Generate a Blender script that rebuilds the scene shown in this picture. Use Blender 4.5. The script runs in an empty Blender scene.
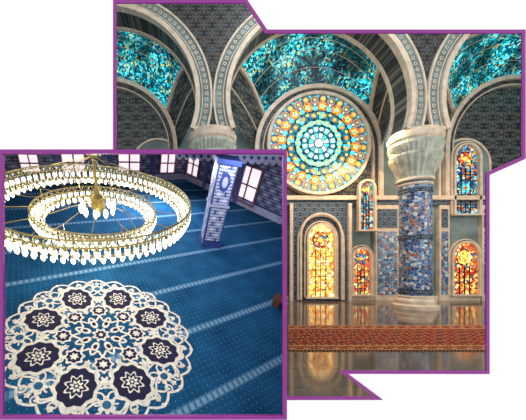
import bpy, math, random
from mathutils import Vector, Matrix
from mathutils.geometry import tessellate_polygon
random.seed(4)
sc=bpy.context.scene
try:
    sc.view_settings.view_transform='Standard'; sc.view_settings.look='None'
except Exception: pass
pi=math.pi
F=240.0; PX,PY=200.0,265.0; CH=2.0
def W(u,v,y): return Vector(((u-PX)/F*y, y, CH+(PY-v)/F*y))
def lin(c):
    r=[]
    for x in c[:3]:
        x=x/255.0
        r.append(x/12.92 if x<=.04045 else ((x+.055)/1.055)**2.4)
    return (r[0],r[1],r[2],1)
# ---------------------------------------------------------------- materials
class NT:
    def __init__(s,name):
        s.m=bpy.data.materials.new(name); s.m.use_nodes=True
        s.t=s.m.node_tree; s.n=s.t.nodes; s.b=s.n['Principled BSDF']
    def add(s,t,**k):
        n=s.n.new(t)
        for a,b in k.items(): setattr(n,a,b)
        return n
    def link(s,a,b): s.t.links.new(a,b)
    def math(s,op,a,b=None,c=None):
        n=s.n.new('ShaderNodeMath'); n.operation=op
        for i,x in enumerate((a,b,c)):
            if x is None: continue
            if isinstance(x,(int,float)): n.inputs[i].default_value=x
            else: s.link(x,n.inputs[i])
        return n.outputs[0]
    def ramp(s,fac,stops,interp='CONSTANT'):
        n=s.n.new('ShaderNodeValToRGB'); r=n.color_ramp; r.interpolation=interp
        while len(r.elements)<len(stops): r.elements.new(.5)
        for e,(p,c) in zip(r.elements,stops): e.position=p
        for i,(p,c) in enumerate(stops):
            r.elements[i].position=p; r.elements[i].color=c
        s.link(fac,n.inputs[0]); return n.outputs[0]
    def mix(s,fac,a,b,mode='MIX'):
        n=s.n.new('ShaderNodeMix'); n.data_type='RGBA'; n.blend_type=mode
        for i,x in ((0,fac),(6,a),(7,b)):
            if isinstance(x,(int,float,tuple)): n.inputs[i].default_value=x
            else: s.link(x,n.inputs[i])
        return n.outputs[2]
    def coord(s,kind='Object'):
        return s.add('ShaderNodeTexCoord').outputs[kind]
def plain(name,c,rough=.6,metal=0,em=0,noise=.12,ns=3,bump=0,raw=False):
    T=NT(name); col=c if raw else lin(c)
    T.b.inputs['Roughness'].default_value=rough; T.b.inputs['Metallic'].default_value=metal
    n=T.add('ShaderNodeTexNoise'); n.inputs['Scale'].default_value=ns; n.inputs['Detail'].default_value=5
    T.link(T.coord(),n.inputs['Vector'])
    d=tuple(x*(1-noise*2) for x in col[:3])+(1,); l=tuple(min(1,x*(1+noise*2)) for x in col[:3])+(1,)
    o=T.ramp(n.outputs[0],[(.3,d),(.7,l)],'LINEAR'); T.link(o,T.b.inputs['Base Color'])
    if em:
        T.link(o,T.b.inputs['Emission Color']); T.b.inputs['Emission Strength'].default_value=em
    if bump:
        b=T.add('ShaderNodeBump'); b.inputs['Strength'].default_value=bump
        T.link(n.outputs[0],b.inputs['Height']); T.link(b.outputs[0],T.b.inputs['Normal'])
    return T.m
def mosaic(name,pal,scale,rough=.25,em=0,lead=(15,18,22),lw=.05,big=None,lo=.25,hi=1.0):
    T=NT(name); co=T.coord()
    v=T.add('ShaderNodeTexVoronoi'); v.inputs['Scale'].default_value=scale; T.link(co,v.inputs['Vector'])
    e=T.add('ShaderNodeTexVoronoi',feature='DISTANCE_TO_EDGE'); e.inputs['Scale'].default_value=scale; T.link(co,e.inputs['Vector'])
    s=T.add('ShaderNodeSeparateColor'); T.link(v.outputs['Color'],s.inputs[0])
    n=len(pal); col=T.ramp(s.outputs[0],[(i/n,lin(c)) for i,c in enumerate(pal)])
    if big:
        nz=T.add('ShaderNodeTexNoise'); nz.inputs['Scale'].default_value=big; nz.inputs['Detail'].default_value=3
        T.link(co,nz.inputs['Vector'])
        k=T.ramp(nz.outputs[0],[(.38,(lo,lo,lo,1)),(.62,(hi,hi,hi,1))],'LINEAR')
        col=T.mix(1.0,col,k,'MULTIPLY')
    lm=T.math('LESS_THAN',e.outputs['Distance'],lw)
    col=T.mix(lm,col,lin(lead))
    T.link(col,T.b.inputs['Base Color']); T.b.inputs['Roughness'].default_value=rough
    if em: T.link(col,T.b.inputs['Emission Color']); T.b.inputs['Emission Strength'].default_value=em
    return T.m
def arab(name,stops,k,ax=(0,2),rough=.5,em=0):
    T=NT(name); s=T.add('ShaderNodeSeparateXYZ'); T.link(T.coord(),s.inputs[0])
    a=T.math('MULTIPLY',s.outputs[ax[0]],k); b=T.math('MULTIPLY',s.outputs[ax[1]],k)
    s1=T.math('MULTIPLY',T.math('SINE',a),T.math('SINE',b))
    p=T.math('MULTIPLY',T.math('ADD',a,b),2.0); q=T.math('MULTIPLY',T.math('SUBTRACT',a,b),2.0)
    s2=T.math('MULTIPLY',T.math('SINE',p),T.math('SINE',q))
    val=T.math('ADD',T.math('MULTIPLY_ADD',s1,.3,.5),T.math('MULTIPLY',s2,.22))
    col=T.ramp(val,[(p_,lin(c)) for p_,c in stops])
    T.link(col,T.b.inputs['Base Color']); T.b.inputs['Roughness'].default_value=rough
    if em: T.link(col,T.b.inputs['Emission Color']); T.b.inputs['Emission Strength'].default_value=em
    return T.m
# ---------------------------------------------------------------- mesh builder
class MB:
    def __init__(s): s.v=[];s.f=[];s.m=[];s.mats=[]
    def mi(s,m):
        if m not in s.mats: s.mats.append(m)
        return s.mats.index(m)
    def poly(s,pts,mat):
        b=len(s.v); s.v+= [tuple(p) for p in pts]; s.f.append(tuple(range(b,b+len(pts)))); s.m.append(s.mi(mat))
    def grid(s,rows,mat,closed=False):
        b=len(s.v); n=len(rows[0])
        for r in rows: s.v+=[tuple(p) for p in r]
        k=s.mi(mat)
        for i in range(len(rows)-1):
            for j in range(n if closed else n-1):
                j2=(j+1)%n
                s.f.append((b+i*n+j,b+i*n+j2,b+(i+1)*n+j2,b+(i+1)*n+j)); s.m.append(k)
    def box(s,lo,hi,mat):
        x0,y0,z0=lo;x1,y1,z1=hi
        P=[(x0,y0,z0),(x1,y0,z0),(x1,y1,z0),(x0,y1,z0),(x0,y0,z1),(x1,y0,z1),(x1,y1,z1),(x0,y1,z1)]
        for q in ((0,1,2,3),(4,5,6,7),(0,1,5,4),(1,2,6,5),(2,3,7,6),(3,0,4,7)): s.poly([P[i] for i in q],mat)
    def lathe(s,prof,c,mat,n=32,flute=0,fn=16,cap=True,ys=1.0):
        rows=[]
        for (r,z) in prof:
            row=[]
            for i in range(n):
                a=2*pi*i/n; rr=r*(1+flute*abs(math.cos(a*fn/2)))
                row.append((c[0]+rr*math.cos(a),c[1]+ys*rr*math.sin(a),c[2]+z))
            rows.append(row)
        s.grid(rows,mat,True)
        if cap: s.poly(rows[0],mat); s.poly(rows[-1],mat)
    def tube(s,pts,r,mat,n=6,closed=False):
        pts=[Vector(p) for p in pts]; rows=[]; N=len(pts)
        for i,p in enumerate(pts):
            a=pts[(i-1)%N] if (closed or i>0) else p
            b=pts[(i+1)%N] if (closed or i<N-1) else p
            t=(b-a).normalized(); ref=Vector((0,0,1)) if abs(t.z)<.9 else Vector((1,0,0))
            x=t.cross(ref).normalized(); y=t.cross(x)
            rows.append([p+x*r*math.cos(2*pi*k/n)+y*r*math.sin(2*pi*k/n) for k in range(n)])
        if closed: rows.append(rows[0])
        s.grid(rows,mat,True)
    def band(s,inner,outer,yf,yb,mat,closed=False):
        I=list(inner);O=list(outer)
        if closed: I.append(I[0]);O.append(O[0])
        s.grid([[(x,yf,z) for x,z in I],[(x,yf,z) for x,z in O]],mat)
        s.grid([[(x,yb,z) for x,z in I],[(x,yf,z) for x,z in I]],mat)
        s.grid([[(x,yb,z) for x,z in O],[(x,yf,z) for x,z in O]],mat)
    def disc(s,c,r,y,mat,n=24,lob=0,ln=8,ph=0):
        s.poly([(c[0]+r*(1+lob*math.cos(ln*(2*pi*i/n)+ph))*math.cos(2*pi*i/n),y,c[1]+r*(1+lob*math.cos(ln*(2*pi*i/n)+ph))*math.sin(2*pi*i/n)) for i in range(n)],mat)
    def obj(s,name,M=None,parent=None,smooth=False):
        me=bpy.data.meshes.new(name); me.from_pydata(s.v,[],s.f)
        for m in s.mats: me.materials.append(m)
        me.polygons.foreach_set('material_index',s.m)
        if smooth: me.polygons.foreach_set('use_smooth',[True]*len(s.f))
        me.update(); o=bpy.data.objects.new(name,me); sc.collection.objects.link(o)
        if M is not None: o.matrix_world=M
        return o
M_white=plain('gallery_white_paint',(250,250,250),.9,noise=.003)
M_purple=plain('purple_lacquer',(132,28,132),.5,noise=.03)
M_plaster=plain('teal_grey_plaster',(116,136,136),.6,noise=.16,ns=1.2,bump=.05)
M_cream=plain('cream_stone_rib',(222,206,184),.5,noise=.10)
M_teal=mosaic('teal_mosaic_glow',[(4,70,90),(10,140,160),(40,205,220),(6,95,120),(110,235,240),(20,165,180),(170,190,130),(4,50,65)],10.0,.2,em=1.05,lw=.07,lead=(4,30,38),big=.9,lo=.12,hi=1.45)  # emission puts the bright vault glow into the mosaic colour itself
M_pend=arab('arabesque_grey',[(0,(38,46,52)),(.40,(72,84,86)),(.5,(124,120,106)),(.6,(56,68,74))],6.5,(0,2))
M_spand=arab('arabesque_dark',[(0,(36,42,50)),(.4,(62,64,64)),(.48,(118,106,92)),(.56,(46,54,60)),(.75,(80,92,96))],8.5,(0,2))
M_lat=arab('lattice_blue',[(0,(25,45,70)),(.45,(130,150,155)),(.55,(44,80,110))],12.0,(0,2))
M_lead=plain('window_lead',(22,22,26),.5)
M_column=mosaic('column_mosaic',[(22,60,128),(120,170,200),(44,104,170),(210,218,220),(16,42,100),(84,144,195),(170,96,66),(30,88,150)],8.0,.3,lw=.05,lead=(160,176,188))
M_cap=plain('capital_stone',(178,186,172),.45,noise=.15,ns=4)
def glass(name,c,em=1.6): return plain(name,c,.3,em=em,noise=.25,ns=5)
# ================================================================ gallery wall with the two openings
DW=2.3
f1=[(285,398),(378,398),(343,372),(487,372),(487,174),(523,158),(523,32),(266,32),(246,2),(115,2),(115,152)][::-1]
hole=[(115,2),(246,2),(266,32),(523,32),(523,158),(487,174),(487,372),(343,372),(378,398),(285,398),(285,417),(2,417),(2,152),(115,152)]
outer=[(-500,-400),(1000,-400),(1000,640),(-500,640)]
ow=[W(u,v,DW) for u,v in outer]; hw=[W(u,v,DW) for u,v in hole]
allp=ow+hw
tris=tessellate_polygon([[Vector((p.x,p.z,0)) for p in ow],[Vector((p.x,p.z,0)) for p in hw]])
wb=MB()
for t in tris: wb.poly([allp[i] for i in t],M_white)
for t in tris: wb.poly([allp[i]+Vector((0,.012,0)) for i in t],M_white)
wb.obj('wall_front')
def frame(poly,name,hw_=2.0,closed=True,yf=DW-.008,yb=DW+.002):
    n=len(poly); I=[];O=[]
    for i in range(n):
        p=Vector(poly[i]);a=Vector(poly[i-1]);b=Vector(poly[(i+1)%n])
        if not closed and i==0: a=p-(b-p)
        if not closed and i==n-1: b=p+(p-a)
        d1=(p-a).normalized();d2=(b-p).normalized()
        n1=Vector((d1.y,-d1.x));n2=Vector((d2.y,-d2.x)); m=(n1+n2).normalized(); k=hw_/max(.35,m.dot(n1))
        q=p+m*k; r=p-m*k
        a_=W(q.x,q.y,DW);b_=W(r.x,r.y,DW); O.append((a_.x,a_.z)); I.append((b_.x,b_.z))
    B=MB(); B.band(I,O,yf,yb,M_purple,closed); B.obj(name)
frame(f1,'trim_1',1.7,closed=False); frame([(2,152),(284.5,152),(284.5,417),(2,417)],'trim_2',1.9,yf=DW-.014,yb=DW+.012)
# ================================================================ HALL 1
YB=13.7; YA=11.2; s_=YB/F; sa=YA/F
def B2(u,v,y=YB): p=W(u,v,y); return (p.x,p.z)
XL,XR,ZT=-12.5,21.0,17.0
b=MB(); b.box((XL,YB,-.2),(XR,YB+.2,ZT),M_plaster); b.obj('wall_back')
b=MB(); b.box((XL-.2,DW+.02,-3.2),(XL,YB+.2,ZT),M_plaster); b.obj('wall_left')
b=MB(); b.box((XR,DW+.02,-.2),(XR+.2,YB+.2,ZT),M_plaster); b.obj('wall_right')
b=MB(); b.box((XL,DW+.02,ZT),(XR,YB+.2,ZT+.2),M_plaster); b.obj('ceiling')
T=NT('polished_marble'); co=T.coord()
br=T.add('ShaderNodeTexBrick'); br.offset=0; br.inputs['Scale'].default_value=.7; br.inputs['Mortar Size'].default_value=.006
br.inputs['Color1'].default_value=lin((122,102,84)); br.inputs['Color2'].default_value=lin((104,92,80)); br.inputs['Mortar'].default_value=lin((50,44,38))
T.link(co,br.inputs['Vector']); T.link(br.outputs[0],T.b.inputs['Base Color'])
T.b.inputs['Roughness'].default_value=.09; T.b.inputs['IOR'].default_value=2.6
M_marble=T.m
xp=lambda y:(286-PX)/F*y
b=MB()
b.poly([(xp(DW),DW+.02,0),(XR,DW+.02,0),(XR,YB,0),(XL,YB,0),(XL,11.05,0),(xp(11.05),11.05,0)],M_marble); b.obj('floor')
M_red=arab('red_carpet_pattern',[(0,(110,22,14)),(.36,(160,52,24)),(.48,(212,146,86)),(.55,(120,26,18)),(.8,(40,40,58))],10,(0,1),.9)
M_redb=arab('carpet_border',[(0,(150,60,32)),(.5,(86,26,18)),(.62,(205,150,100))],18,(0,1),.9)
M_redl=plain('carpet_cream_line',(195,150,104),.9)
def rug(v0,v1,u1,name):
    y1=F*CH/(v0-PY); y0=F*CH/(v1-PY); x1=(u1-PX)/F*y1
    b=MB(); b.grid([[(xp(y0)+.06,y0,.02),(x1,y0,.02)],[(xp(y1)+.06,y1,.02),(x1,y1,.02)]],M_red)
    for a0,a1,m,z in ((y0,y0+.26,M_redb,.026),(y1-.4,y1,M_redb,.026),(y0+.26,y0+.31,M_redl,.028),(y1-.47,y1-.4,M_redl,.028),(y0,y0+.04,M_redl,.030),(y1-.06,y1,M_redl,.030)):
        b.grid([[(xp(a0)+.06,a0,z),(x1,a0,z)],[(xp(a1)+.06,a1,z),(x1,a1,z)]],m)
    b.grid([[(xp(y0)+.06,y0,0),(x1,y0,0)],[(xp(y0)+.06,y0,.02),(x1,y0,.02)]],M_redb)
    b.obj(name)
rug(326,351,620,'patterned_carpet')
# --- arcade
bays=[(110,105),(314.5,105),(519,105)]; HS=102.3; RA=87
yF,yK=YA-.45,YA+.5
ar=MB()
def arc(c,r,a0,a1,n,y,pt=0):
    out=[]
    for i in range(n+1):
        a=a0+(a1-a0)*i/n
        out.append(B2(c[0]+r*math.cos(a),c[1]-r*math.sin(a)-pt*max(0,math.sin(a))**6,y))
    return out
A0=-math.asin(30/RA)
for c in bays:
    N=56; ins=[];out=[]
    angs=[A0+(pi-2*A0)*i/N for i in range(N+1)]+[math.atan2(125,HS),pi-math.atan2(125,HS)]
    angs.sort()
    for a in angs:
        ca,sa_=math.cos(a),math.sin(a)
        ins.append((c[0]+RA*ca,c[1]-RA*sa_))
        k=min(HS/max(1e-6,abs(ca)),(125/sa_ if sa_>1e-6 else 1e9)); 
        ou=(c[0]+k*ca,c[1]-k*sa_)
        if ou[1]>135: ou=(ou[0],135)
        out.append(ou)
    I=[B2(p[0],p[1],YA) for p in ins];O=[B2(p[0],p[1],YA) for p in out]
    ar.grid([[(x,yF,z) for x,z in I],[(x,yF,z) for x,z in O]],M_spand)
    ar.grid([[(x,yK,z) for x,z in I],[(x,yK,z) for x,z in O]],M_plaster)
    ar.grid([[(x,yF,z) for x,z in I],[(x,yK,z) for x,z in I]],M_pend)
    A=(A0,pi-A0,56)
    ar.band(arc(c,RA,*A,YA),arc(c,RA+14,*A,YA),yF-.05,yF+.1,M_plaster)
    ar.band(arc(c,RA-1,*A,YA),arc(c,RA+3.2,*A,YA),yF-.16,yF+.1,M_cream)
    ar.band(arc(c,RA+5,*A,YA),arc(c,RA+5.8,*A,YA),yF-.09,yF+.1,M_cream)
    ar.band(arc(c,RA+13.2,*A,YA),arc(c,RA+15,*A,YA),yF-.1,yF+.1,M_cream)
    ar.band(arc(c,RA-1.5,*A,YA),arc(c,RA+1,*A,YA),yK-.1,yK+.05,M_cream)
    for i in range(64):
        a=A0+(pi-2*A0)*(i+.5)/64; p=B2(c[0]+(RA+9.4)*math.cos(a),c[1]-(RA+9.4)*math.sin(a),YA)
        ar.disc(p,.085,yF-.07,M_cream,8); ar.disc(p,.04,yF-.08,M_spand,6)
for u in (110-HS,212.3,416.8,519+HS):
    x0,z0=B2(u-19,136,YA);x1,z1=B2(u+19,133,YA)
    ar.box((x0,yF-.1,z0),(x1,yK+.1,z1),M_cream)
ar.obj('wall_arcade')
# --- vaults
backs=[(108,150,70),(317,150,63),(513,150,72)]
vt=MB()
for (c,bk) in zip(bays,backs):
    N=60; rows=[]; K=8
    fr=arc(c,RA,0,pi,N,YA); ba=arc(bk[:2],bk[2],0,pi,N,YB)
    for k in range(K+1):
        t=k/K; row=[]
        for j in range(N+1):
            x=fr[j][0]*(1-t)+ba[j][0]*t; z=fr[j][1]*(1-t)+ba[j][1]*t
            bl=.55*math.sin(pi*t)*math.sin(pi*j/N)
            row.append((x,yK+(YB-yK)*t,z+bl))
        rows.append(row)
    j0,j1=11,N-11
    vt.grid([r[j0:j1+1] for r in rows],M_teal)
    vt.grid([r[:j0+1] for r in rows],M_pend); vt.grid([r[j1:] for r in rows],M_pend)
    for j in (j0,j1): vt.tube([Vector(r[j])-Vector((0,0,.03)) for r in rows],.11,M_cream)
    for j in (j0-5,j1+5): vt.tube([Vector(r[j])-Vector((0,0,.03)) for r in rows],.05,M_cream)
    for k in (2,4,6): vt.tube([Vector(rows[k][j])-Vector((0,0,.01)) for j in range(j0,j1+1)],.016,M_cream,4)
vt.obj('ceiling_vault')
# --- rear wall arches
ra=MB()
def stilt(c,r,vb):
    L=[B2(c[0]+r,vb)]+arc(c,r,0,pi,48,YB)+[B2(c[0]-r,vb)]; return L
for bk in backs:
    c=bk[:2]; r=bk[2]
    ra.band(stilt(c,r-4,200),stilt(c,r,200),YB-.28,YB,M_cream)
    ra.band(stilt(c,r-8,200),stilt(c,r-4,200),YB-.16,YB,M_spand)
    ra.band(stilt(c,r-9,200),stilt(c,r-8,200),YB-.2,YB,M_cream)
    pts=stilt(c,r-8,200); ra.poly([(x,YB-.03,z) for x,z in pts],M_pend)
for c in (backs[0],backs[2]):
    cc_=(c[0]-50 if c is backs[2] else c[0]+50,165)
    ra.poly([(x,YB-.05,z) for x,z in stilt(cc_,26,200)],M_plaster)
    ra.band(stilt(cc_,24,200),stilt(cc_,26,200),YB-.12,YB,M_cream)
x0,_=B2(-20,0);x1,_=B2(545,0)
for v0,v1,d,m in ((197,201,.3,M_cream),(201,206,.16,M_lat)):
    ra.box((x0,YB-d,B2(0,v1)[1]),(x1,YB,B2(0,v0)[1]),m)
for ua,ub in ((373,396),(436,446),(478,500),(240,284)):
    ra.box((B2(ua,0)[0],YB-.2,0),(B2(ub,0)[0],YB,B2(0,206)[1]),M_cream)
    ra.box((B2(ua+2,0)[0],YB-.24,B2(0,294)[1]),(B2(ub-2,0)[0],YB-.2,B2(0,232)[1]),M_column)
    ra.box((B2(ua+2,0)[0],YB-.24,B2(0,228)[1]),(B2(ub-2,0)[0],YB-.2,B2(0,210)[1]),M_lat)
ra.box((x0,YB-.12,0),(x1,YB,B2(0,296)[1]),M_cream)
ra.box((B2(288,0)[0],YB-.22,B2(0,300)[1]),(B2(347,0)[0],YB,B2(0,206)[1]),M_lat)
def arch_pts(u0,u1,vb,vt,g=0,n=16,pt=1.15):
    u0-=g;u1+=g;vt-=g
    w=(u1-u0)/2;c=(u0+u1)/2;h=w*pt; sp=vt+h
    P=[(u1,vb)]
    for i in range(n+1):
        a=pi*i/n; P.append((c+w*math.cos(a),sp-h*max(0,math.sin(a))**.9))
    P.append((u0,vb))
    return [B2(*p) for p in P]
ra.band(arch_pts(299,337,299,216),arch_pts(299,337,299,216,2),YB-.42,YB-.2,M_cream)
ra.band(arch_pts(305,331,299,226,8.5),arch_pts(305,331,299,226,10),YB-.36,YB-.2,M_cream)
ra.band(arch_pts(305,331,299,226,3),arch_pts(305,331,299,226,6),YB-.32,YB-.2,M_spand)
for u in (289,346):
    ra.box((B2(u-1.5,0)[0],YB-.4,0),(B2(u+1.5,0)[0],YB-.2,B2(0,205)[1]),M_cream)
ra.obj('wall_relief_arches')
# --- rose window
g_cy=glass('glass_cyan',(80,195,205),1.0); g_wh=glass('glass_pale',(205,235,215),1.05); g_te=glass('glass_teal',(14,110,130),.85)
g_or=glass('glass_orange',(222,125,42),1.0); g_am=glass('glass_amber',(248,190,90),1.05); g_rd=glass('glass_red',(150,62,30),.85); g_bl=glass('glass_blue',(25,80,140),.9)
rc=(316,146)
def rp(r,a): return B2(rc[0]+r*math.cos(a),rc[1]-r*math.sin(a))
R=MB(); y=YB-.30
R.band([rp(47.5,2*pi*i/72) for i in range(72)],[rp(50.5,2*pi*i/72) for i in range(72)],y-.1,YB,M_cream,True)
R.disc(B2(*rc),47.6*s_,y+.02,M_lead,72)
def seg(r0,r1,a0,a1,m,yy=y):
    n=4; R.poly([(p[0],yy,p[1]) for p in [rp(r0,a0+(a1-a0)*i/n) for i in range(n+1)]+[rp(r1,a1-(a1-a0)*i/n) for i in range(n+1)]],m)
def cir(r,a,rad,m,yy=y,**k): R.disc(rp(r,a),rad*s_,yy,m,20,**k)
cir(0,0,4,g_wh,y-.02)
for i in range(12):
    a=2*pi*i/12; seg(5,10,a+.04,a+.48,g_cy if i%2 else g_wh)
for i in range(16):
    a=2*pi*i/16; seg(10.6,16.6,a+.02,a+.37,g_te if i%2 else g_cy); cir(14,a+.196,1.9,g_wh,y-.02)
    cir(20.4,a,3.3,g_cy,y-.01); cir(20.4,a,1.5,g_am,y-.02); cir(20.5,a+.196,1.7,g_am)
    seg(24.0,31.2,a+.02,a+.18,g_te); seg(24.0,31.2,a+.2,a+.37,g_cy if i%2 else g_te); cir(27.5,a+.19,2.2,g_or,y-.02); cir(27.5,a+.19,1.2,g_am,y-.03); cir(29.3,a,1.5,g_am,y-.02)
for i in range(16):
    a=2*pi*i/16+.1
    seg(31.8,47.2,a-.11,a+.11,g_te,y+.005)
    seg(31.8,47.2,a+.12,a+.27,g_te,y+.005)
    cir(36.2,a+.196,4.9,g_or,y-.02); cir(36.2,a+.196,3.7,g_rd,y-.025); cir(36.2,a+.196,3.1,g_am,y-.03,lob=.15,ln=5); cir(36.2,a+.196,1.3,g_cy,y-.04)
    cir(43.7,a+.196,2.7,g_or,y-.02); cir(43.7,a+.196,1.7,g_am,y-.03)
    cir(42.3,a,3.8,g_or,y-.02); cir(42.3,a,2.9,g_te,y-.03); cir(42.3,a,1.5,g_am,y-.04)
    cir(34.2,a,2.4,g_cy,y-.02); cir(38.0,a,1.1,g_wh,y-.02)
    cir(46.2,a+.09,1.2,g_cy,y-.02);cir(46.2,a+.3,1.2,g_cy,y-.02)
for r in (10.4,17,23.6,31.4): R.tube([(rp(r,2*pi*i/60)[0],y-.03,rp(r,2*pi*i/60)[1]) for i in range(60)],.022,M_lead,5,True)
R.obj('rose_window')
# --- arched stained windows
G_warm=mosaic('stained_warm',[(240,130,40),(250,195,90),(200,55,25),(252,215,140),(230,95,30),(50,110,130),(150,30,20)],8.5,.3,em=1.4,lw=.05)
G_cool=mosaic('stained_cool',[(25,95,160),(80,185,205),(190,80,35),(20,60,120),(180,220,215),(225,150,70),(25,120,140)],8.5,.3,em=.95,lw=.05)
G_gold=mosaic('stained_gold',[(250,200,110),(245,165,60),(255,230,170),(220,110,35),(245,185,85)],7.5,.3,em=2.2,lw=.05)
def win(u0,u1,vt,vb,G,Gm,name,base=.0,ribs=2):
    b=MB(); yw=YB-.08-base
    b.poly([(x,yw,z) for x,z in arch_pts(u0,u1,vb,vt)],G)
    b.band(arch_pts(u0,u1,vb,vt),arch_pts(u0,u1,vb,vt,1.8),yw-.16,yw+.05,M_cream)
    if ribs>1: b.band(arch_pts(u0,u1,vb,vt,2.8),arch_pts(u0,u1,vb,vt,4),yw-.10,yw+.05,M_cream)
    c=(u0+u1)/2; w=(u1-u0)/2
    m=B2(c,vt+w*1.15)
    b.disc(m,w*.66*s_,yw-.01,M_lead,24); b.disc(m,w*.58*s_,yw-.02,Gm,24,lob=.12,ln=8); b.disc(m,w*.2*s_,yw-.03,g_am,16)
    if vb-vt>60 and w>10 and G is G_cool:
        m2=B2(c,(vt+vb)/2+8); b.disc(m2,w*.8*s_,yw-.01,M_lead,24); b.disc(m2,w*.7*s_,yw-.02,G_cool,24,lob=.1,ln=8); b.disc(m2,w*.4*s_,yw-.03,g_cy,20,lob=.2,ln=6); b.disc(m2,w*.18*s_,yw-.04,g_or,12)
    for u in (c-w*.4,c+w*.4,c):
        x,_=B2(u,0); b.box((x-.014,yw-.05,B2(0,vb)[1]),(x+.014,yw,B2(0,vt+w*1.9)[1]),M_lead)
    k=max(3,int((vb-vt)/9))
    for i in range(1,k):
        v=vb-(vb-vt-w*1.9)*i/k; z=B2(0,v)[1]
        b.box((B2(u0,0)[0],yw-.045,z-.014),(B2(u1,0)[0],yw,z+.014),M_lead)
    xa,za=B2(u0-3,vb+1.5);xb,zb=B2(u1+3,vb)
    b.box((xa,yw-.25,za),(xb,yw+.05,zb),M_cream)
    b.obj(name)
win(305.5,330.5,226,296,G_gold,G_warm,'window_1',.2)
win(351.5,368,249,294,G_warm,G_cool,'window_2')
win(354.5,368,184,231,G_cool,G_warm,'window_3',.3,1)
win(451,474,147,215,G_cool,G_warm,'window_4',.06)
win(450,475,243,294,G_warm,G_gold,'window_5')
win(250,268,226,294,G_warm,G_gold,'window_6',.24)
win(538,560,147,215,G_cool,G_warm,'window_7',.06)
# --- columns
def zA(v): return CH+(PY-v)*sa
def column(u,name):
    x=(u-PX)/F*YA; b=MB(); g=.79; p=lambda L:[(r*sa*g,zA(v)) for r,v in L]
    Y=dict(ys=.8)
    b.lathe([(25*sa*g,0)]+p([(25,304.5),(22,303),(22,300),(18.5,297)]),(x,YA,0),M_cream,40,**Y)
    b.lathe(p([(18.2,297),(17.6,285),(17.2,240),(17.5,200),(18.2,184)]),(x,YA,0),M_column,40,**Y)
    for v in (296,186): b.lathe(p([(18.4,v+1.2),(19.4,v),(18.4,v-1.2)]),(x,YA,0),M_cream,40,**Y)
    for v in (291,238,192): b.lathe(p([(18.0,v+2.4),(18.5,v+2),(18.5,v-2),(18.0,v-2.4)]),(x,YA,0),M_lat,40,**Y)
    b.lathe(p([(18.5,183),(21,182),(19,179)]),(x,YA,0),M_cream,40,**Y)
    b.lathe(p([(18.5,180),(19.5,175),(22.5,169),(26,163),(27.5,158),(26,156.5)]),(x,YA,0),M_cap,96,.07,24,**Y)
    b.lathe(p([(25,157),(27.5,153),(29,148),(27.5,145)]),(x,YA,0),M_cap,144,.05,36,**Y)
    b.lathe(p([(27,146),(30,143),(30.5,139),(28,138),(28.5,135)]),(x,YA,0),M_cream,96,**Y)
    b.obj(name)
for i,u in enumerate((110-HS,212.3,415,519+HS)): column(u,'mosaic_column' if i==0 else 'mosaic_column.%03d'%i)
def area(name,loc,tgt,size,power,col=(1,1,1),sy=None):
    l=bpy.data.lights.new(name,'AREA'); l.size=size; l.energy=power; l.color=col
    if sy: l.shape='RECTANGLE'; l.size_y=sy
    o=bpy.data.objects.new(name,l); sc.collection.objects.link(o); o.location=loc
    o.rotation_euler=(Vector(tgt)-Vector(loc)).to_track_quat('-Z','Y').to_euler(); return o
def point(name,loc,power,col=(1,1,1),r=.15):
    l=bpy.data.lights.new(name,'POINT'); l.energy=power; l.color=col; l.shadow_soft_size=r
    o=bpy.data.objects.new(name,l); sc.collection.objects.link(o); o.location=loc
for u in (7,212.3,416.8,622): point('vault_fill',W(u,75,12.3),200,(.86,.95,1))  # unseen fill lights added behind the piers to brighten vaults and wall
area('hall_overhead_fill',(5,6,15.5),(6,11.5,4),5,430,(.92,.97,1))  # added overhead fill for the hall, out of view, no real fixture
area('hall_side_fill',(18,5,6),(6,12,3),3,220,(1,.8,.58))  # unseen warm fill added from the right
area('floor_warm_fill',(9,11.5,8),(7,10.6,0),1.5,300,(1,.66,.36))  # added fill that warms the floor, not a lamp of the hall
area('wall_warm_fill',(9,11.3,7.2),(9,13.7,1.0),9,190,(1,.6,.3),.4)  # unseen warm strip added to brighten the lower back wall
# ================================================================ PRAYER HALL
H2=3.0
DN=Vector((130-PX,F,-(605-PY))).normalized(); UP=-DN
FW=Vector((0,1,0)); FW=(FW-FW.dot(UP)*UP).normalized(); RT=FW.cross(UP)
CAM=Vector((0,0,CH)); O2=CAM-H2*UP
M2=Matrix(((RT.x,FW.x,UP.x,O2.x),(RT.y,FW.y,UP.y,O2.y),(RT.z,FW.z,UP.z,O2.z),(0,0,0,1)))
M2i=M2.inverted()
def ray(u,v): return Vector((u-PX,F,PY-v))
def G2(u,v,z=0):
    d=ray(u,v); t=(H2-z)/(-d.dot(UP)); return M2i@(CAM+d*t)
def ztop(x,y,v=151):
    Bp=O2+RT*x+FW*y; a=F*UP.z-(PY-v)*UP.y
    return -(F*(Bp.z-CH)-(PY-v)*Bp.y)/a
M_part=plain('partition_lavender',(120,120,140),.9)
b=MB(); E=11.0
b.grid([[W(-60,150.5,DW+.013),W(285.6,150.5,DW+.013)],[W(-60,150.5,E),W(285.6,150.5,E)]],M_part); b.obj('ceiling.001')
b=MB(); b.grid([[W(285.6,150.5,DW+.013),W(285.6,470,DW+.013)],[W(285.6,150.5,E),W(285.6,470,E)]],M_part); b.obj('wall_partition')
b=MB(); b.grid([[W(-60,150.5,DW+.013),W(-60,470,DW+.013)],[W(-60,150.5,E),W(-60,470,E)]],M_part); b.obj('wall_side')
b=MB(); b.grid([[W(-60,150.5,E),W(285.6,150.5,E)],[W(-60,420,E),W(285.6,420,E)]],M_part); b.obj('wall_rear')
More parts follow.
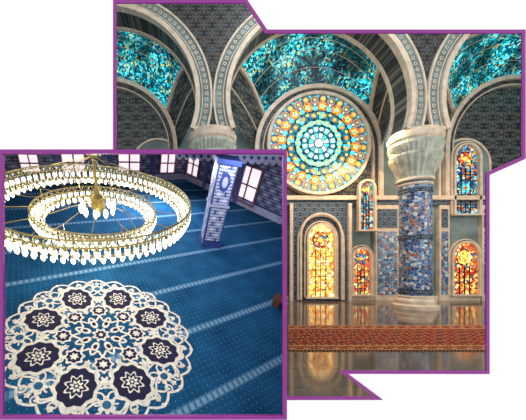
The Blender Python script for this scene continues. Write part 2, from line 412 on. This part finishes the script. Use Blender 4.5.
# stripe frame of the carpet (measured from two floor points of one row)
pa,pb=G2(178,414),G2(283,358); hd=math.atan2((pb-pa).y,(pb-pa).x)
perp=lambda p:-p.x*math.sin(hd)+p.y*math.cos(hd)
sp=(perp(G2(283,262))-perp(pb))/2.0; ph=perp(pb)/sp
T=NT('blue_prayer_carpet'); s=T.add('ShaderNodeSeparateXYZ'); co=T.coord(); T.link(co,s.inputs[0])
pp=T.math('ADD',T.math('MULTIPLY',s.outputs[0],-math.sin(hd)),T.math('MULTIPLY',s.outputs[1],math.cos(hd)))
qq=T.math('ADD',T.math('MULTIPLY',s.outputs[0],math.cos(hd)),T.math('MULTIPLY',s.outputs[1],math.sin(hd)))
fr=T.math('FRACT',T.math('MULTIPLY_ADD',pp,1/sp,20-ph+.06))
st=T.math('LESS_THAN',fr,.12)
st_in=T.math('LESS_THAN',T.math('ABSOLUTE',T.math('SUBTRACT',fr,.06)),.04)
def frac(a,k): return T.math('SUBTRACT',T.math('FRACT',T.math('MULTIPLY',a,k)),.5)
du=frac(T.math('ADD',pp,50),13.0); dv=frac(T.math('ADD',qq,50),13.0)
dd=T.math('ADD',T.math('MULTIPLY',du,du),T.math('MULTIPLY',dv,dv)); dot=T.math('LESS_THAN',dd,.012)
nz=T.add('ShaderNodeTexNoise'); nz.inputs['Scale'].default_value=2.5; nz.inputs['Detail'].default_value=6; T.link(co,nz.inputs['Vector'])
base=T.ramp(nz.outputs[0],[(.3,lin((18,66,104))),(.7,lin((30,92,136)))],'LINEAR')
c1=T.mix(dot,base,lin((76,130,165)))
c2=T.mix(st,c1,lin((66,114,152)))
du2=T.math('LESS_THAN',T.math('ABSOLUTE',frac(T.math('ADD',qq,50),12.0)),.3)
c3=T.mix(T.math('MULTIPLY',st_in,du2),c2,lin((122,160,188)))
T.link(c3,T.b.inputs['Base Color']); T.b.inputs['Roughness'].default_value=.95; T.b.inputs['Specular IOR Level'].default_value=.1
M_carpet=T.m
Apt,Bpt,Cpt=G2(-60,186),G2(185,179),G2(285.2,226)
b=MB(); b.poly([G2(-60,440),G2(-60,186),Bpt,Cpt,G2(285.4,440)],M_carpet); b.obj('blue_carpet_floor',M2)
M_w2=arab('lattice_indigo',[(0,(64,64,96)),(.42,(156,158,186)),(.52,(96,98,136)),(.7,(186,186,212))],16,(0,2),.5)
M_w2b=plain('lavender_plaster',(175,175,202),.6)
M_pane=plain('daylit_pane',(245,222,226),.4,em=1.1,noise=.06)
M_wframe=plain('mauve_frame',(140,96,112),.5)
M_navy=plain('navy_tile',(50,70,136),.4)
M_pil=plain('pilaster_indigo',(86,92,146),.5)
def wall2(P,Q,name,wins,wi,uend):
    d=(Q-P); L=d.length; ang=math.atan2(d.y,d.x)
    M=M2@Matrix.Translation(P)@Matrix.Rotation(ang,4,'Z'); Mi=M.inverted()
    def hit(u,v):
        o=Mi@CAM; p=Mi@(CAM+ray(u,v)); dr=p-o; t=-o.y/dr.y; return o+dr*t
    b=MB(); z0=ztop(P.x,P.y); z1=ztop(Q.x,Q.y)
    E1=hit(uend,151) if uend else Vector((L,0,z1))
    b.poly([(0,0,0),(L,0,0),(E1.x,0,E1.z),(0,0,z0)],M_w2)
    Ld=L-(.14 if uend else 0)
    b.box((0,-.06,0),(Ld,0,.24),M_w2b)
    b.box((0,-.04,.24),(Ld-.04,0,.30),M_navy)
    for k in range(1,int(L/1.6)+1):
        x=k*1.6-.5
        if x<min(L,E1.x)-.3: b.box((x,-.1,0),(x+.14,0,z0+(z1-z0)*x/L-.02),M_pil)
    b.obj(name,M)
    for (u0,u1,v0,v1) in wins:
        vm=(v0+v1)/2; a=hit(u0,vm); c=hit(u1,vm); t=hit((u0+u1)/2,v0).z; bo=hit((u0+u1)/2,v1).z
        xa,xb=min(a.x,c.x),max(a.x,c.x); b=MB()
        b.box((xa,-.03,bo),(xb,-.01,t),M_pane)
        f=.05*(xb-xa)+.03
        for q in ((xa-f,bo-f,xb+f,bo),(xa-f,t,xb+f,t+f),(xa-f,bo,xa,t),(xb,bo,xb+f,t),((xa+xb)/2-f*.3,bo,(xa+xb)/2+f*.3,t),(xa,(bo+t)/2-f*.3,xb,(bo+t)/2+f*.3)):
            b.box((q[0],-.09,q[1]),(q[2],0,q[3]),M_wframe)
        b.obj('window_%d'%wi[0],M); wi[0]+=1
wi=[8]
wall2(Apt,Bpt,'wall_back_tiled',[(20,38,154,171),(62,84,153,171),(118,139,153,170),(160,174,153,172)],wi,None)
wall2(Bpt,Cpt,'wall_right_tiled',[(189,200,152,176),(238,259,166,203)],wi,285.3)
M_ptile=arab('pillar_tile',[(0,(60,84,150)),(.40,(206,212,228)),(.56,(90,116,180)),(.68,(228,228,238))],22,(0,2),.4)
M_ptile2=arab('pillar_tile_side',[(0,(60,84,150)),(.40,(200,206,222)),(.56,(80,104,170)),(.68,(220,220,232))],22,(1,2),.4)
pc=G2(209,243); hw=.21; zt=ztop(pc.x,pc.y)-.12
b=MB(); b.box((-hw-.03,-hw-.03,0),(hw+.03,hw+.03,.12),M_navy); b.box((-hw,-hw,.12),(hw,hw,zt),M_navy)
for sgn in (-1,1):
    for (z0,z1) in ((.2,zt*.5),(zt*.54,zt-.12)):
        y=sgn*(hw+.006); g=.035
        b.grid([[(-hw+g,y,z0),(hw-g,y,z0)],[(-hw+g,y,z1),(hw-g,y,z1)]],M_ptile)
        b.grid([[(y,-hw+g,z0),(y,hw-g,z0)],[(y,-hw+g,z1),(y,hw-g,z1)]],M_ptile2)
    z=zt*.78
    b.poly([(.12*math.cos(a)*(1+.1*math.cos(8*a)),sgn*(hw+.012),z+.2*math.sin(a)) for a in [2*pi*i/24 for i in range(24)]],M_navy)
    b.poly([(sgn*(hw+.012),.12*math.cos(a)*(1+.1*math.cos(8*a)),z+.2*math.sin(a)) for a in [2*pi*i/24 for i in range(24)]],M_navy)
    b.poly([(.06*math.cos(a),sgn*(hw+.016),z+.12*math.sin(a)) for a in [2*pi*i/24 for i in range(24)]],M_w2b)
    b.poly([(sgn*(hw+.016),.06*math.cos(a),z+.12*math.sin(a)) for a in [2*pi*i/24 for i in range(24)]],M_w2b)
b.box((-hw-.05,-hw-.05,zt-.1),(hw+.05,hw+.05,zt),M_navy)
b.box((-hw-.02,-hw-.02,zt*.5+.02),(hw+.02,hw+.02,zt*.5+.07),M_w2b)
b.obj('tiled_pillar',M2@Matrix.Translation(pc)@Matrix.Rotation(math.radians(14),4,'Z'))
# medallion
M_cr=plain('cream_wool',(232,226,214),.95,noise=.10,ns=20); M_nv=plain('navy_wool',(26,24,60),.95); M_bl=plain('blue_wool',(34,96,132),.95)
mc=G2(101,335); MR=1.22
md=MB()
def blob(r,a,rad,m,z,lob=0,ln=8,el=1.0,n=40):
    cx,cy=r*math.cos(a),r*math.sin(a); P=[]
    for i in range(n):
        t=2*pi*i/n; q=rad*(1+lob*math.cos(ln*t)); lx=q*math.cos(t)*el; ly=q*math.sin(t)
        P.append((MR*(cx+lx*math.cos(a)-ly*math.sin(a)),MR*(cy+lx*math.sin(a)+ly*math.cos(a)),z))
    md.poly(P,m)
def ribb(fn,n,w,m=None,z=.006,a0=0,a1=2*pi):
    pts=[Vector(fn(a0+(a1-a0)*i/n)) for i in range(n+1)]; I=[];O=[]
    for i,p in enumerate(pts):
        t=(pts[min(n,i+1)]-pts[max(0,i-1)]); t=Vector((-t.y,t.x)).normalized()
        I.append((MR*(p.x+t.x*w/2),MR*(p.y+t.y*w/2),z)); O.append((MR*(p.x-t.x*w/2),MR*(p.y-t.y*w/2),z))
    md.grid([I,O],m or M_cr)
pol=lambda r,a:(r*math.cos(a),r*math.sin(a))
ribb(lambda a:pol(.93+.06*abs(math.sin(12*a)),a),288,.024)
ribb(lambda a:pol(.86+.045*math.cos(24*a),a),288,.022)
ribb(lambda a:pol(.83+.055*math.sin(16*a),a),288,.02)
ribb(lambda a:pol(.47+.05*math.cos(8*a),a),200,.018)
ribb(lambda a:pol(.25+.03*math.cos(16*a),a),200,.022)
for i in range(24):
    a=2*pi*i/24; blob(.985,a+pi/24,.022,M_cr,.008,0,8); blob(.91,a+pi/24,.026,M_cr,.008,.25,5)
a_off=pi/2
for i in range(8):
    a=a_off+2*pi*i/8
    blob(.65,a,.205,M_cr,.010,.08,10,1.14); blob(.65,a,.168,M_nv,.014,.06,10,1.14); blob(.65,a,.095,M_cr,.016,.22,8,1.1); blob(.65,a,.078,M_nv,.018,.22,8,1.1); blob(.65,a,.05,M_cr,.020,.28,8,1.05); blob(.65,a,.028,M_nv,.022,.2,6); blob(.65,a,.014,M_cr,.026)
    h=a+pi/8
    blob(.385,h,.095,M_cr,.010,.14,8,1.0); blob(.385,h,.070,M_nv,.014,.1,8); blob(.385,h,.036,M_cr,.018,.25,6)
    blob(.80,h,.070,M_cr,.010,.25,6); blob(.80,h,.038,M_bl,.014); blob(.58,h,.040,M_cr,.010,.3,5,1.4)
    blob(.40,a,.03,M_cr,.010,.2,6,1.5); blob(.17,a,.04,M_cr,.012,0,6,1.5); blob(.175,a,.02,M_nv,.016,0,6,1.5)
    for sg in (-1,1):
        for (cr,ca,R0) in ((.73,.29,.075),(.88,.12,.05),(.90,.30,.045),(.50,.22,.05),(.60,.33,.045)):
            cx,cy=pol(cr,a+sg*ca)
            ribb(lambda t:(cx+R0*(1-t/9)*math.cos(t*sg+a),cy+R0*(1-t/9)*math.sin(t*sg+a)),26,.017,z=.008,a0=0,a1=7.5)
blob(0,0,.085,M_cr,.012,.2,8); blob(0,0,.055,M_nv,.016,.15,8); blob(0,0,.022,M_cr,.02)
th=math.radians(-20); cs,sn=math.cos(th),math.sin(th)
nv=[]
for (x,y_,z) in md.v:
    a_=x*cs+y_*sn; b_=-x*sn+y_*cs; a_*=1.13; b_*=.92
    nv.append((a_*cs-b_*sn,a_*sn+b_*cs,z*.5))
md.v=nv
md.obj('medallion_carpet',M2@Matrix.Translation(mc))
# chandelier
M_gold=plain('antique_brass',(168,146,84),.35,metal=.7,noise=.12); M_lampg=plain('lamp_glass',(255,246,214),.3,em=3.5,noise=.02)
M_lat2=arab('pierced_band',[(0,(120,112,60)),(.42,(232,228,190)),(.55,(150,140,80))],60,(0,1),.4,em=.25)  # slight emission adds glow to the band, which is no bulb
M_crys=plain('crystal_strand',(235,235,208),.1,em=.9,noise=.25,ns=12)  # sparkle of the crystal put in as emission
zc=1.45; cc=G2(97,199,zc); Rr=1.43
ch=MB()
def ringband(Rd,z0,z1,w,m,n=96): 
    ch.grid([[((Rd+o)*math.cos(2*pi*i/n),(Rd+o)*math.sin(2*pi*i/n),z) for i in range(n)] for o,z in ((0,z0),(0,z1),(w,z1),(w,z0),(0,z0))],m,True)
def rt(Rd,z,r,m=M_gold,n=96): ch.tube([(Rd*math.cos(2*pi*i/n),Rd*math.sin(2*pi*i/n),z) for i in range(n)],r,m,6,True)
def cups(Rd,z,n,sz,ph=0):
    for i in range(n):
        a=2*pi*(i+ph)/n; c=(Rd*math.cos(a),Rd*math.sin(a),z)
        ch.lathe([(sz*.25,0),(sz*.35,-sz*.4),(sz*.3,-sz*.5)],c,M_gold,6)
        ch.lathe([(sz*.34,-sz*.5),(sz*.46,-sz*1.0),(sz*.40,-sz*1.6),(sz*.12,-sz*2.0)],c,M_lampg,8)
def strands(Rd,z0,z1,n):
    for i in range(n):
        a=2*pi*(i+.5)/n; x,y_=Rd*math.cos(a),Rd*math.sin(a)
        k=5
        for j in range(k):
            zz=z0+(z1-z0)*j/k; h=(z1-z0)/k
            ch.lathe([(.003,zz),(.010,zz+h*.5),(.003,zz+h*.95)],(x,y_,0),M_crys,4,cap=False)
rt(Rr+.015,.11,.009); rt(Rr+.015,.015,.009); ringband(Rr,.10,.115,.02,M_lat2); ringband(Rr,.01,.022,.02,M_lat2)
for i in range(84):
    a0=2*pi*i/84;a1=2*pi*(i+1)/84
    ch.tube([((Rr+.02)*math.cos(a0+(a1-a0)*k/6),(Rr+.02)*math.sin(a0+(a1-a0)*k/6),.02+.085*math.sin(pi*k/6)) for k in range(7)],.007,M_lat2,4)
    am=(a0+a1)/2; ch.lathe([(.004,.03),(.016,.05),(.004,.07)],((Rr+.02)*math.cos(am),(Rr+.02)*math.sin(am),0),M_crys,6,cap=False)
cups(Rr+.015,0,84,.060); cups(Rr-.02,-.11,84,.055,.5); cups(Rr-.14,-.10,66,.052); rt(Rr-.14,-.09,.007); rt(Rr-.02,-.10,.005); strands(Rr-.07,.02,-.22,150)
R1=.90; rt(R1,-.12,.009); rt(R1,-.19,.009); cups(R1,-.19,54,.054); cups(R1-.03,-.28,54,.05,.5); cups(R1-.14,-.25,42,.05); rt(R1-.14,-.24,.007); strands(R1-.07,-.18,-.38,100)
for i in range(54):
    a0=2*pi*i/54;a1=2*pi*(i+1)/54
    ch.tube([((R1+.005)*math.cos(a0+(a1-a0)*k/6),(R1+.005)*math.sin(a0+(a1-a0)*k/6),-.19+.065*math.sin(pi*k/6)) for k in range(7)],.006,M_lat2,4)
zt=ztop(cc.x,cc.y)-zc-.03
for i in range(16):
    a=2*pi*i/16
    ch.tube([(.08*math.cos(a),.08*math.sin(a),.0),(R1*math.cos(a),R1*math.sin(a),-.02),(Rr*math.cos(a),Rr*math.sin(a),.04)],.006,M_gold,5)
    if i%2==0:
        ch.tube([(R1*math.cos(a),R1*math.sin(a),-.02),(R1*math.cos(a),R1*math.sin(a),-.14)],.007,M_gold,5)
        ch.tube([(Rr*math.cos(a),Rr*math.sin(a),.1),(.03*math.cos(a),.03*math.sin(a),zt*.92)],.005,M_gold,4)
ch.lathe([(.02,-.28),(.07,-.2),(.11,-.1),(.08,-.02),(.1,.04),(.05,.1),(.02,.2),(.02,zt)],(0,0,0),M_gold,20)
for i in range(10):
    a=2*pi*i/10; c=(.24*math.cos(a),.24*math.sin(a),-.08); ch.tube([(.08*math.cos(a),.08*math.sin(a),-.02),c],.008,M_gold,4)
    ch.lathe([(.02,0),(.035,-.05),(.03,-.1),(.01,-.14)],c,M_lampg,8)
ch.lathe([(.03,zt-.06),(.09,zt-.02),(.09,zt)],(0,0,0),M_gold,20)
ch.obj('ring_chandelier',M2@Matrix.Translation(cc))
# wooden lectern
M_wood=plain('walnut_wood',(110,64,44),.5,ns=8)
lp=G2(276,304); b=MB()
b.box((-.12,-.09,0),(-.09,.09,.22),M_wood);b.box((.09,-.09,0),(.12,.09,.22),M_wood);b.box((-.14,-.11,.20),(.14,.11,.23),M_wood);b.box((-.1,-.02,.06),(.1,.02,.09),M_wood)
b.obj('wooden_lectern',M2@Matrix.Translation(lp)@Matrix.Rotation(math.radians(60),4,'Z')@Matrix.Scale(.75,4))
b=MB(); y=6.0
for i in range(15):
    u0=176+i*7.2;u1=u0+7.2; dv=(u0-176)*.06; v0=151
    P=[W(u0,v0,y),W(u1,v0,y)]+[W(u1-(u1-u0)*k/8,v0+6+dv+3*math.sin(pi*k/8),y) for k in range(9)]
    b.poly(P,M_w2b); c=W((u0+u1)/2,v0+4.5+dv/2,y-.01); b.disc((c.x,c.z),.045,c.y,M_navy,12)
b.obj('scalloped_gallery_valance')
point('chandelier_light',M2@(cc+Vector((0,0,-.45))),38,(1,.92,.78),.05)
area('prayer_hall_fill',W(150,151.5,6.5),M2@G2(150,235),1.6,230,(.92,.93,1))  # added fill under the top panel, brightens floor and back walls
area('prayer_hall_fill.001',W(60,154,3.2),M2@G2(90,330),.8,10,(.95,.97,1))  # small fill added near the opening for the medallion area
point('prayer_hall_point_fill',W(248,157,4.4),30,(.9,.9,1),.02)  # added point fill, no lamp hangs here
area('pillar_fill',W(262,152.5,3.6),M2@(pc+Vector((0,0,.8))),.5,25,(.95,.95,1))  # unseen light added to lift the dark pillar
w=bpy.data.worlds.new('studio'); sc.world=w; w.use_nodes=True
w.node_tree.nodes['Background'].inputs[0].default_value=(1,1,1,1); w.node_tree.nodes['Background'].inputs[1].default_value=1.15
cam=bpy.data.cameras.new('camera'); cam.sensor_width=36; cam.lens=F/526*36; cam.shift_x=(263-PX)/526; cam.shift_y=(PY-210)/526
cam.clip_start=.05; co=bpy.data.objects.new('camera',cam); sc.collection.objects.link(co); co.location=CAM; co.rotation_euler=(pi/2,0,0); sc.camera=co
